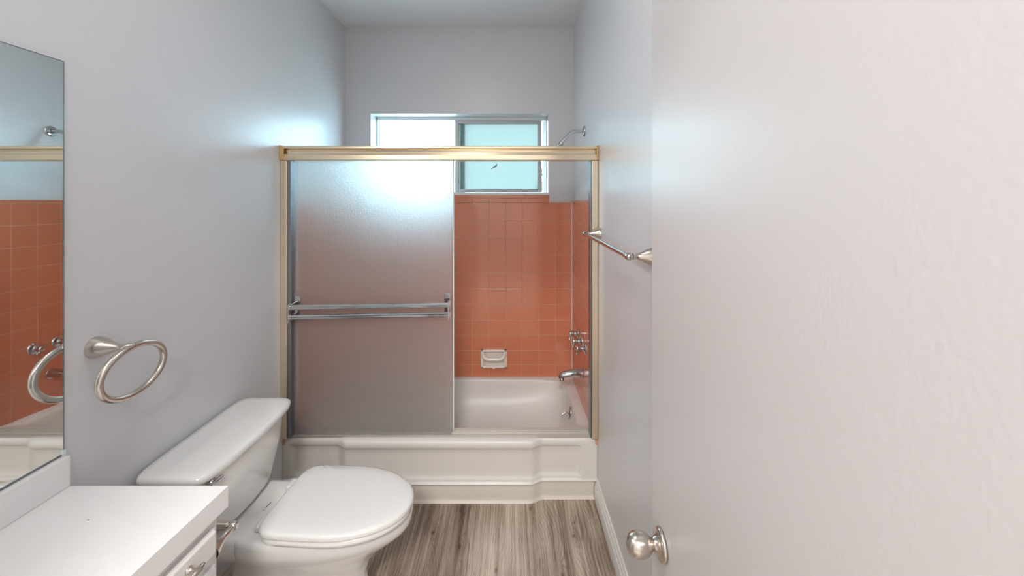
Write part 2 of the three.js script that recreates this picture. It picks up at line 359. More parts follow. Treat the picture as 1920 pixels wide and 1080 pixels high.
// ---------------------------------------------------------------- door on the right
{
  const d = structure('door_1', 'white painted flush door standing open on the right', 0.333, 0, 0.48);
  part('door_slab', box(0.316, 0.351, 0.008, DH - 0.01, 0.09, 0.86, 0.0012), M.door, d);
  const kz = 0.800, ky = EYE - 0.710, ax = new THREE.Vector3(-1, 0, 0), at = V(0.316, ky, kz);
  const knob = part('door_knob', lathe(smoothProfile([[0.0105, 0.006], [0.0112, 0.0150], [0.0100, 0.0190], [0.0115, 0.0225], [0.0175, 0.0290], [0.0222, 0.0370], [0.0240, 0.0480], [0.0228, 0.0590], [0.0180, 0.0680], [0.0100, 0.0735], [0.0, 0.0750]], 60), at, ax, 56), M.nickel, d, 'brushed nickel round knob');
  part('rosette', lathe([[0, 0], [0.0300, 0], [0.0305, 0.004], [0.0290, 0.0078], [0.0250, 0.0090], [0.0195, 0.0105], [0.0155, 0.0145], [0.0133, 0.0190], [0.0122, 0.0200], [0, 0.0202]], at, ax, 56), M.nickel, knob);
  part('latch_plate', box(0.322, 0.345, ky - 0.028, ky + 0.028, 0.8585, 0.8608), M.nickel, d);
}
// baseboard on the right wall
{
  const b = structure('baseboard_right', 'white moulded baseboard along the right wall', XR, 0, 1.3);
  const prof = [[0, 0], [0.0135, 0], [0.0135, 0.052], [0.012, 0.058], [0.0105, 0.060], [0.0105, 0.068], [0.0085, 0.074], [0.005, 0.080], [0.0045, 0.088], [0.0025, 0.092], [0, 0.092]];
  const ring = (z, k) => prof.map(([o, y]) => V(XR - o * k, y, z));
  part('moulding', loft([ring(ZF, 0.95), ring(1.829, 1.25)], true, true, 0.4), M.trim, b);
}

// ---------------------------------------------------------------- bathtub
const RIM = 0.285, LEDGE = 0.262;
const bulge = (x) => sstep(-0.83, -0.775, x) * (1 - sstep(0.095, 0.155, x));        // 1 in the projecting middle of the apron
{
  const t = thing('bathtub', 'white enamelled alcove bathtub with a stepped apron below the sliding shower door', 'bathtub', -0.335, 0, 2.15);
  const x0 = XL + 0.001, x1 = XR - 0.001;
  // apron: profile swept along x
  const apron = (x, v) => {
    const b = bulge(x), zf = 1.836 - 0.026 * b;                     // face of the upper roll
    // recessed field between the roll and the base ledge; flush at the two ends
    const field = sstep(-1.055, -1.03, x) * (1 - sstep(0.318, 0.345, x));
    const P = [
      [0, RIM, 1.905], [0.06, RIM + 0.0005, 1.88], [0.14, RIM, zf + 0.026], [0.19, RIM - 0.003, zf + 0.012], [0.24, RIM - 0.009, zf + 0.004], [0.29, RIM - 0.018, zf + 0.0005], [0.34, RIM - 0.028, zf],
      [0.40, RIM - 0.038, zf + 0.002 * field], [0.46, RIM - 0.050, zf + 0.012 * field], [0.54, RIM - 0.075, zf + 0.013 * field], [0.66, 0.135, zf + 0.013 * field],
      [0.72, 0.118, zf + 0.0125 * field], [0.755, 0.108, zf + 0.010 * field], [0.79, 0.101, zf + 0.005 * field], [0.82, 0.096, zf + 0.0045 * field], [0.85, 0.091, zf + 0.004 * field], [0.885, 0.0845, zf - 0.001], [0.91, 0.081, zf - 0.004], [0.93, 0.077, zf - 0.003], [0.95, 0.074, zf + 0.006], [1, 0.0, zf + 0.010]];
    let k = 0; while (k < P.length - 2 && v > P[k + 1][0]) k++;
    const a = P[k], c = P[k + 1], f = (v - a[0]) / (c[0] - a[0]);
    return V(x, mix(a[1], c[1], f), mix(a[2], c[2], f));
  };
  const vs = [0, 0.06, 0.14, 0.165, 0.19, 0.215, 0.24, 0.265, 0.29, 0.315, 0.34, 0.37, 0.40, 0.43, 0.46, 0.54, 0.66, 0.72, 0.755, 0.79, 0.82, 0.85, 0.8675, 0.885, 0.91, 0.93, 0.95, 1];
  const nx = 150, pos = [], idx = [];
  for (const v of vs) for (let i = 0; i <= nx; i++) { const p = apron(mix(x0, x1, i / nx), v); pos.push(p.x, p.y, p.z); }
  for (let j = 0; j < vs.length - 1; j++) for (let i = 0; i < nx; i++) { const a = j * (nx + 1) + i, b = a + 1, c = a + nx + 1, d = c + 1; idx.push(a, c, d, a, d, b); }
  const ag = new THREE.BufferGeometry(); ag.setAttribute('position', new THREE.Float32BufferAttribute(pos, 3)); ag.setIndex(idx); ag.computeVertexNormals();
  // basin
  const N = 96;
  const ringAt = (ax0, ax1, az0, az1, y, pow) => {
    const out = [], cx = (ax0 + ax1) / 2, cz = (az0 + az1) / 2, hx = (ax1 - ax0) / 2, hz = (az1 - az0) / 2;
    for (let i = 0; i < N; i++) { const a = i / N * Math.PI * 2, c = Math.cos(a), s = Math.sin(a); const x = cx + hx * Math.sign(c) * Math.pow(Math.abs(c), 2 / pow), z = cz + hz * Math.sign(s) * Math.pow(Math.abs(s), 2 / pow); const yy = typeof y === 'function' ? y(z) : y; out.push(V(x, yy, z)); }
    return out;
  };
  const rim = (z) => mix(RIM, LEDGE, sstep(1.915, 1.99, z));
  const rings = [
    ringAt(x0, x1, 1.90, ZB - 0.001, rim, 40), ringAt(x0 + 0.05, x1 - 0.050, 1.915, ZB - 0.040, rim, 9), ringAt(x0 + 0.062, x1 - 0.058, 1.926, ZB - 0.047, (z) => rim(z) - 0.004, 8),
    ringAt(x0 + 0.07, x1 - 0.063, 1.935, ZB - 0.050, (z) => rim(z) - 0.014, 8), ringAt(x0 + 0.09, x1 - 0.072, 1.942, ZB - 0.060, 0.21, 7), ringAt(x0 + 0.115, x1 - 0.083, 1.95, ZB - 0.075, 0.165, 6), ringAt(x0 + 0.15, x1 - 0.097, 1.96, ZB - 0.097, 0.125, 5), ringAt(x0 + 0.19, x1 - 0.115, 1.975, ZB - 0.125, 0.092, 4.5), ringAt(x0 + 0.24, x1 - 0.14, 1.995, ZB - 0.16, 0.066, 4), ringAt(x0 + 0.30, x1 - 0.18, 2.02, ZB - 0.20, 0.048, 3.6), ringAt(x0 + 0.37, x1 - 0.24, 2.06, ZB - 0.25, 0.038, 3.2), ringAt(x0 + 0.47, x1 - 0.33, 2.12, ZB - 0.31, 0.034, 3)];
  const basin = loft(rings, false, true, 1.2);
  part('tub_shell', merge([metres(flat(ag)), basin]), M.enamel, t);
  // overflow plate with trip lever on the right inner end
  const c = V(0.3365, 0.205, 2.20), nrm = new THREE.Vector3(-1, 0.22, 0).normalize();
  const plate = part('overflow_plate', lathe(smoothProfile([[0.0, 0.010], [0.012, 0.0095], [0.026, 0.006], [0.034, 0.001], [0.034, -0.008]], 24), c, nrm, 40), M.chrome, t, 'chrome overflow plate');
  const l0 = c.clone().add(nrm.clone().multiplyScalar(0.008));
  part('trip_lever', merge([rod(l0, V(0.303, 0.203, 2.20), 0.0042, 12), rod(V(0.305, 0.204, 2.20), V(0.286, 0.190, 2.195), 0.0048, 12)]), M.chrome, plate);
}
// vinyl base strip along the tub apron
{
  const t = structure('trim_2', 'cream vinyl cove base strip along the foot of the bathtub', -0.335, 0, 1.81);
  const x0 = XL + 0.002, x1 = XR - 0.018, nx = 140, P = [[0.0735, 0.009], [0.0735, 0.002], [0.070, 0.0005], [0.02, 0.0], [0.010, -0.003], [0.005, -0.010], [0.001, -0.013], [0, -0.0135], [0, 0.006]];
  const pos = [], idx = [];
  for (const [y, o] of P) for (let i = 0; i <= nx; i++) { const x = mix(x0, x1, i / nx), zf = 1.836 - 0.026 * bulge(x); pos.push(x, y, -(zf + o)); }
  for (let j = 0; j < P.length - 1; j++) for (let i = 0; i < nx; i++) { const a = j * (nx + 1) + i, b = a + 1, c = a + nx + 1, d = c + 1; idx.push(a, c, d, a, d, b); }
  const g = new THREE.BufferGeometry(); g.setAttribute('position', new THREE.Float32BufferAttribute(pos, 3)); g.setIndex(idx);
  part('cove_strip', metres(toCreasedNormals(g, 0.6)), M.vinylBase, t);
}

// ---------------------------------------------------------------- sliding shower door
{
  const t = thing('shower_door', 'gold framed sliding shower door with obscure glass panels pushed to the left', 'shower door', -0.335, RIM, 1.85);
  // header rail: extruded profile (depth, y)
  const hy0 = EYE - (301 - 380) / 393 - 0.002, hy1 = EYE - (275 - 380) / 393;
  const hh = hy1 - hy0;
  const prof = [[1.812, hy0], [1.809, hy0 + 0.003], [1.809, hy0 + hh * 0.36], [1.811, hy0 + hh * 0.42], [1.822, hy0 + hh * 0.47], [1.824, hy0 + hh * 0.60], [1.822, hy0 + hh * 0.73], [1.812, hy0 + hh * 0.79], [1.809, hy0 + hh * 0.83], [1.809, hy1 - 0.003], [1.812, hy1], [1.872, hy1], [1.875, hy1 - 0.003], [1.875, hy0 + 0.003], [1.872, hy0]];
  const ring = (x) => prof.map(([z, y]) => V(x, y, z));
  part('header_rail', loft([ring(XL + 0.001), ring(XR - 0.001)], true, true, 0.3), M.gold, t);
  for (const [a, b] of [[XL + 0.001, XL + 0.030], [XR - 0.030, XR - 0.001]]) {
    const j = part('side_jamb', box(a, b, RIM + 0.004, hy0, 1.815, 1.87, 0.003), M.gold, t);
    const inner = a < 0 ? [b, b + 0.016] : [a - 0.006, a];
    part('jamb_channel', box(inner[0], inner[1], RIM + 0.006, hy0, 1.822, 1.868, 0.002), M.darkMetal, j, 'dark silver inner channel');
  }
  part('old_caulk', merge([
    box(XL + 0.001, XL + 0.020, hy0 + 0.002, hy1 - 0.004, 1.8055, 1.8115, 0.002), box(XL + 0.0005, XL + 0.012, hy1 - 0.012, hy1 + 0.003, 1.806, 1.84, 0.003),
    box(XR - 0.010, XR - 0.0005, hy0 + 0.002, hy1 + 0.002, 1.8055, 1.8115, 0.002)]), M.oldCaulk, t, 'yellowed sealant at the ends of the rail');
  part('sill_track', merge([box(XL + 0.001, XR - 0.001, RIM, RIM + 0.004, 1.838, 1.895, 0.0015), box(XL + 0.001, XR - 0.001, RIM + 0.003, RIM + 0.009, 1.838, 1.8415, 0.001), box(XL + 0.001, XR - 0.001, RIM + 0.003, RIM + 0.012, 1.862, 1.866, 0.001), box(XL + 0.001, XR - 0.001, RIM + 0.003, RIM + 0.014, 1.886, 1.890, 0.001)]), M.track, t);
  // two glass panels, one behind the other
  const gy0 = RIM + 0.010, gy1 = hy0 + 0.012;
  const front = part('sliding_panel', box(-1.043, -0.283, gy0, gy1, 1.848, 1.853), M.showerGlass, t, 'streaky obscure glass panel with two towel rails');
  part('edge_strip', box(-1.046, -1.0425, gy0, gy1, 1.8465, 1.8545), M.glassEdge, front);
  const rear = part('sliding_panel', box(-1.036, -0.278, gy0, gy1, 1.872, 1.877), M.showerGlassRear, t, 'obscure glass panel behind the front one');
  part('edge_strip', box(-0.279, -0.274, gy0, gy1, 1.8715, 1.8775), M.glassEdge, rear);
  part('edge_strip', box(-1.039, -1.0355, gy0, gy1, 1.8715, 1.8775), M.glassEdge, rear);
  // double towel rail on the front panel
  const rails = [[0.478, 0.490], [0.522, 0.537]];
  for (const [r, l] of rails) {
    const yl = EYE - l, yr = EYE - r, a = V(-1.036, yl, 1.800), b = V(-0.286, yr, 1.800);
    const rp = [[-0.011, -0.003], [-0.008, -0.006], [0.001, -0.006], [0.003, -0.003], [0.0095, -0.001], [0.011, 0.001], [0.011, 0.004], [-0.011, 0.004]];
    part('towel_rail', loft([rp.map(([y, z]) => V(a.x, a.y + y, 1.800 + z)), rp.map(([y, z]) => V(b.x, b.y + y, 1.800 + z))], true, true, 0.3), M.chrome, front, 'chrome towel rail');
  }
  for (const [x, dy] of [[-1.034, -0.014], [-0.288, 0.0]]) {
    const yt = EYE - 0.460 + dy, yb = EYE - 0.548 + dy, s = x < -0.6 ? 1 : -1;
    part('rail_bracket', merge([box(x - 0.0035, x + 0.0035, yb, yt, 1.789, 1.806, 0.0015), box(Math.min(x, x + s * 0.028), Math.max(x, x + s * 0.028), yb + 0.012, yt + 0.026, 1.841, 1.848, 0.002), box(x - 0.003, x + 0.003, yt - 0.03, yt - 0.004, 1.80, 1.845, 0.001), box(x - 0.003, x + 0.003, yb + 0.006, yb + 0.03, 1.80, 1.845, 0.001)]), M.chrome, front, 'chrome rail bracket');
  }
}

// ---------------------------------------------------------------- shower fittings
{
  const t = thing('shower_arm', 'bent chrome shower arm coming out of the wall above the door rail', 'shower', XR, EYE + 0.400, 2.155);
  const y = EYE + 0.400, z = 2.155;
  part('wall_flange', lathe(smoothProfile([[0.030, 0], [0.0305, 0.003], [0.027, 0.0075], [0.018, 0.010], [0.0115, 0.0125]], 24), V(XR, y, z), new THREE.Vector3(-1, 0, 0), 36), M.chrome, t);
  part('pipe', tube([V(XR, y, z), V(0.392, y, z), V(0.365, y - 0.001, z), V(0.345, y - 0.007, z), V(0.327, y - 0.021, z), V(0.308, y - 0.042, z), V(0.289, y - 0.064, z)], 0.0102, 60, 18), M.chrome, t);
  const d = new THREE.Vector3(-0.62, -0.62, 0).normalize(), a = V(0.291, y - 0.062, z);
  const head = part('shower_head', lathe([[0, 0], [0.0125, 0], [0.0135, 0.003], [0.0135, 0.014], [0.011, 0.017], [0.0095, 0.021], [0.0125, 0.026], [0.013, 0.031], [0.011, 0.036], [0.013, 0.041], [0.019, 0.049], [0.022, 0.058], [0.022, 0.064], [0, 0.064]], a, d, 32), M.chrome, t);
  part('spray_face', lathe([[0, 0], [0.019, 0], [0.019, 0.0015], [0, 0.0022]], a.clone().add(d.clone().multiplyScalar(0.0635)), d, 32), M.darkMetal, head);
}
[[2.07, 'nearest chrome tap handle on the pink tiles, closest to the shower door', 0.9], [2.18, 'middle chrome tap handle of three above the tub spout', 0.2], [2.31, 'farthest chrome tap handle on the pink tiles, beside the corner', 0.6]].forEach(([z, label, turn], i) => {
  const y = EYE - 0.785, x = XR - 0.011, n = new THREE.Vector3(-1, 0, 0);
  const t = thing('tap_handle', label, 'tap handle', x, y, z, 'chrome tap handles above the tub spout');
  part('escutcheon', lathe(smoothProfile([[0.031, 0], [0.0315, 0.003], [0.027, 0.008], [0.017, 0.012], [0.0125, 0.016], [0.0115, 0.022]], 24), V(x, y, z), n, 36), M.chrome, t);
  const k = part('handle', lathe(smoothProfile([[0.0095, 0.020], [0.013, 0.024], [0.0165, 0.029], [0.0170, 0.040], [0.0165, 0.047], [0.0130, 0.052], [0, 0.0535]], 30), V(x, y, z), n, 32), M.chrome, t);
  const a = V(x - 0.044, y - 0.004, z), b = V(x - 0.052, y - 0.030 * Math.cos(turn), z - 0.034 * Math.sin(turn));
  part('lever', merge([rod(a, b, 0.0062, 14), lathe(smoothProfile([[0, -0.007], [0.0062, -0.004], [0.0072, 0.0], [0.005, 0.005], [0, 0.007]], 14), b, b.clone().sub(a), 14)]), M.chrome, k);
});
{
  const x = XR - 0.011, y = EYE - 0.953, z = 2.15;
  const t = thing('tub_spout', 'chrome tub spout low on the pink tiles above the bathtub edge', 'spout', x, y, z);
  const rings = [], n = 28; // tapered, drooping body
  const path = [[0, 0, 0.0265, 0.0265], [0.010, 0, 0.0262, 0.0262], [0.03, 0.0005, 0.0250, 0.0255], [0.06, 0.0, 0.0232, 0.0245], [0.09, -0.003, 0.0210, 0.0225], [0.112, -0.008, 0.0190, 0.0200], [0.126, -0.014, 0.0160, 0.0165], [0.134, -0.0205, 0.0105, 0.0115], [0.1365, -0.024, 0.004, 0.005]];
  for (const [o, dy, ry, rz] of path) { const r = []; for (let i = 0; i < n; i++) { const a = i / n * 6.28318; r.push(V(x - o, y + dy + ry * Math.sin(a) * (Math.sin(a) < 0 ? 0.85 : 1), z + rz * Math.cos(a))); } rings.push(r); }
  part('spout_body', loft(rings, true, true, 1.0), M.chrome, t);
  part('outlet', lathe([[0.0105, 0], [0.012, 0.001], [0.012, 0.016], [0, 0.016]], V(x - 0.117, y - 0.040, z), new THREE.Vector3(0, 1, 0), 24), M.chrome, t);
  part('wall_ring', lathe([[0, 0], [0.0285, 0], [0.0285, 0.003], [0.0265, 0.005], [0, 0.005]], V(x, y, z), new THREE.Vector3(-1, 0, 0), 32), M.chrome, t);
}
{ // ceramic soap dish with grab bar
  const z = ZB - 0.011, sx = 722 / z, X0 = (901.5 - 957) / sx, X1 = (950.5 - 957) / sx, Y1 = EYE - (654.5 - 380) / sx, Y0 = EYE - (688 - 380) / sx;
  const t = thing('soap_dish', 'cream ceramic soap dish with a grab bar on the pink back wall', 'soap dish', (X0 + X1) / 2, Y0, z);
  const f = 0.022, fr = 0.012;
  part('frame', merge([box(X0, X1, Y1 - fr, Y1, z - f, z + 0.001, 0.004), box(X0, X1, Y0, Y0 + fr, z - f, z + 0.001, 0.004), box(X0, X0 + fr + 0.008, Y0, Y1, z - f, z + 0.001, 0.004), box(X1 - fr - 0.008, X1, Y0, Y1, z - f, z + 0.001, 0.004), box(X0 + 0.01, X1 - 0.01, Y0 + 0.006, Y1 - 0.006, z - 0.003, z + 0.001)]), M.soap, t);
  const yb = Y1 - 0.052;
  const g = tube([V(X0 + 0.016, Y1 - 0.022, z - 0.018), V(X0 + 0.022, yb + 0.016, z - 0.040), V(X0 + 0.040, yb + 0.006, z - 0.050), V((X0 + X1) / 2, yb + 0.005, z - 0.051), V(X1 - 0.040, yb + 0.006, z - 0.050), V(X1 - 0.022, yb + 0.016, z - 0.040), V(X1 - 0.016, Y1 - 0.022, z - 0.018)], 0.0115, 60, 14);
  part('grab_bar', g, M.soap, t);
  part('drip_lip', box((X0 + X1) / 2 - 0.009, (X0 + X1) / 2 + 0.009, Y0 - 0.003, Y0 + 0.008, z - f - 0.006, z - f + 0.004, 0.003), M.soap, t);
}

// ---------------------------------------------------------------- towel bar and towel ring
const postProfile = smoothProfile([[0.0265, 0], [0.0270, 0.002], [0.0262, 0.006], [0.0215, 0.018], [0.0145, 0.032], [0.0098, 0.044], [0.0086, 0.053], [0.0092, 0.060]], 40);
{
  const t = thing('towel_bar', 'brushed nickel towel bar on the right wall beside the door', 'towel bar', XR, EYE - 0.15, 1.45);
  const n = new THREE.Vector3(-1, 0, 0), p0 = V(XR, EYE - 0.143, 1.778), p1 = V(XR, EYE - 0.1565, 1.117);
  for (const p of [p0, p1]) {
    const post = part('wall_post', lathe(postProfile, p, n, 40), M.nickel, t);
    const e = p.clone().add(new THREE.Vector3(-0.071, 0, 0)), s = p === p0 ? 1 : -1;
    part('bar_socket', lathe(smoothProfile([[0, -0.016], [0.007, -0.0145], [0.0108, -0.007], [0.0118, 0.0], [0.0112, 0.008], [0.0100, 0.014], [0.0088, 0.016]], 28), e, new THREE.Vector3(0, 0, s), 28), M.nickel, post);
  }
  part('bar', rod(p0.clone().add(new THREE.Vector3(-0.071, 0, 0.01)), p1.clone().add(new THREE.Vector3(-0.071, 0, -0.01)), 0.0082, 28), M.chrome, t, 'bright polished bar');
}
{
  const t = thing('towel_ring', 'brushed nickel towel ring hanging on the left wall beside the mirror', 'towel ring', XL, EYE - 0.378, 1.006);
  const p = V(XL, EYE - 0.378, 1.006), n = new THREE.Vector3(1, 0, 0);
  const post = part('wall_post', lathe(smoothProfile([[0.0275, 0], [0.0280, 0.002], [0.0272, 0.007], [0.0235, 0.022], [0.0165, 0.040], [0.0105, 0.056], [0.0080, 0.066], [0.0078, 0.074]], 40), p, n, 40), M.nickel, t);
  const h = p.clone().add(new THREE.Vector3(0.084, 0, 0));
  part('ring_holder', lathe(smoothProfile([[0, -0.0145], [0.0075, -0.0125], [0.0105, -0.006], [0.0112, 0.0], [0.0105, 0.007], [0.0075, 0.0135], [0, 0.0155]], 28), h, new THREE.Vector3(0.93, 0.1, -0.30), 28), M.nickel, post);
  const pts = []; for (let i = 0; i < 64; i++) { const a = i / 64 * 6.28318; pts.push(V(h.x + 0.002 + 0.006 * Math.sin(a), h.y - 0.066 + 0.0665 * Math.sin(a), 1.022 + 0.087 * Math.cos(a))); }
  part('ring', tube(pts, 0.0084, 128, 18, true), M.nickel, t);
}

// ---------------------------------------------------------------- mirror
{
  const y0 = EYE - 0.609, y1 = EYE + 0.342, a = 0.08, b = 0.932;
  const t = thing('mirror', 'large frameless wall mirror above the vanity counter', 'mirror', XL, y0, 0.5);
  part('mirror_glass', box(XL + 0.0005, XL + 0.0055, y0 + 0.004, y1 - 0.002, a + 0.003, b - 0.003), M.mirror, t);
  part('polished_edge', merge([box(XL + 0.0005, XL + 0.0062, y0 + 0.001, y1, b - 0.003, b, 0.001), box(XL + 0.0005, XL + 0.0062, y1 - 0.002, y1, a, b - 0.003, 0.0006), box(XL + 0.0005, XL + 0.0062, y0 + 0.001, y0 + 0.004, a, b - 0.003, 0.001)]), M.mirrorEdge, t);
  part('mirror_clip', box(XL + 0.0005, XL + 0.0085, y0 - 0.002, y0 + 0.012, b - 0.006, b + 0.002, 0.0015), M.glassEdge, t, 'small clear plastic mirror clip');
}

// ---------------------------------------------------------------- vanity
const VY = EYE - 0.685, VF = (z) => -0.684 - 0.063 * (0.933 - z);   // counter top height, front edge
{
  const slab = (x0, f, y0, y1, z0, z1, r = 0.002) => {   // prism whose front follows f(depth)
    const ring = (y, i) => [V(x0, y, z0 + i), V(f(z0) - i, y, z0 + i), V(f(z1) - i, y, z1 - i), V(x0, y, z1 - i)];
    return loft([ring(y0, r), ring(y0 + r, 0), ring(y1 - r, 0), ring(y1, r)], true, true, 0.3);
  };
  const c = thing('countertop', 'white laminate vanity countertop with a short backsplash under the mirror', 'countertop', -0.9, VY - 0.05, 0.45);
  part('counter_slab', slab(XL, VF, VY - 0.052, VY, ZF + 0.002, 0.933, 0.0015), M.laminate, c);
  part('backsplash', box(XL, XL + 0.020, VY, VY + 0.074, ZF + 0.002, 0.933, 0.0025), M.laminate, c);
  part('chip_mark', merge([box(-0.9135, -0.9085, VY - 0.0005, VY + 0.0004, 0.8300, 0.8315)]), M.ink, c, 'tiny dark chip');
  const v = thing('vanity_cabinet', 'white painted vanity cabinet with a stack of drawers beside the toilet', 'cabinet', -0.9, 0, 0.45);
  const F = (z) => VF(z) - 0.016;
  const top = VY - 0.052;
  part('carcass', merge([slab(XL + 0.003, F, 0.09, top, ZF + 0.002, 0.918), slab(XL + 0.003, (z) => F(z) - 0.06, 0, 0.09, ZF + 0.002, 0.90)]), M.cabinet, v);
  // drawers: raised fronts with a routed edge, on the slanted face
  const front = (z0, z1, y0, y1) => {
    const o = 0.016, ring = (d, i) => [[z0 + i, y0 + i], [z1 - i, y0 + i], [z1 - i, y1 - i], [z0 + i, y1 - i]].map(([z, y]) => V(F(z) + d, y, z));
    return loft([ring(0, 0.002), ring(o * 0.55, 0), ring(o * 0.65, 0.0035), ring(o * 0.95, 0.006), ring(o, 0.0075)], true, true, 0.35);
  };
  const ys = [[EYE - 0.8215, EYE - 0.760], [EYE - 0.985, EYE - 0.847], [EYE - 1.15, EYE - 1.01]];
  ys.forEach(([y0, y1], i) => {
    const d = part('drawer', front(0.745, 0.903, y0, y1), M.cabinet, v);
    const yc = (y0 + y1) / 2 + (i ? 0 : 0.002), zc = 0.826, xc = F(zc) + 0.016, dir = new THREE.Vector3(1, 0, 0);
    const k = lathe(smoothProfile([[0.0085, 0], [0.0088, 0.0015], [0.0060, 0.006], [0.0048, 0.012], [0.0052, 0.016]], 20), V(xc, yc, zc), dir, 24);
    const oval = lathe(smoothProfile([[0, -0.0065], [0.007, -0.0055], [0.0105, -0.001], [0.0095, 0.003], [0.005, 0.0062], [0, 0.0068]], 24), V(0, 0, 0), dir, 32).scale(1, 0.62, 1.75).translate(xc + 0.021, yc, -zc);
    part('knob', merge([k, oval]), M.nickel, d, 'oval brushed nickel knob');
  });
  for (const z of [0.43, 0.10]) { const d = part('door', front(z, z + 0.29, 0.13, EYE - 0.760), M.cabinet, v); part('knob', lathe(smoothProfile([[0.0085, 0], [0.006, 0.006], [0.005, 0.012], [0.012, 0.018], [0.010, 0.024], [0, 0.026]], 24), V(F(z + 0.03) + 0.016, 0.45, z + 0.03), new THREE.Vector3(1, 0, 0), 24), M.nickel, d); }
}
{ // paper holder on the far end of the vanity
  const t = thing('paper_holder', 'brushed nickel toilet paper holder fixed to the end of the vanity', 'paper holder', -0.75, EYE - 0.83, 0.918);
  const y = EYE - 0.836, n = V(0, 0, 1);
  for (const x of [-0.717, -0.865]) {
    const post = part('wall_post', lathe(smoothProfile([[0.021, 0], [0.0215, 0.002], [0.020, 0.008], [0.014, 0.024], [0.0088, 0.042], [0.0078, 0.056], [0.0085, 0.070]], 32), V(x, y, 0.918), n, 32), M.nickel, t);
    part('end_cap', lathe(smoothProfile([[0, -0.013], [0.006, -0.012], [0.0105, -0.005], [0.0112, 0.001], [0.0095, 0.007], [0.006, 0.010], [0, 0.0105]], 24), V(x, y, 0.996), new THREE.Vector3(x < -0.8 ? -1 : 1, 0, 0), 24), M.nickel, post);
  }
  part('roller', lathe(smoothProfile([[0.003, 0], [0.0085, 0.004], [0.0095, 0.012], [0.0095, 0.120], [0.0085, 0.128], [0.003, 0.132]], 30), V(-0.725, y + 0.001, 0.996), new THREE.Vector3(-1, 0, 0), 24), M.nickel, t);
}

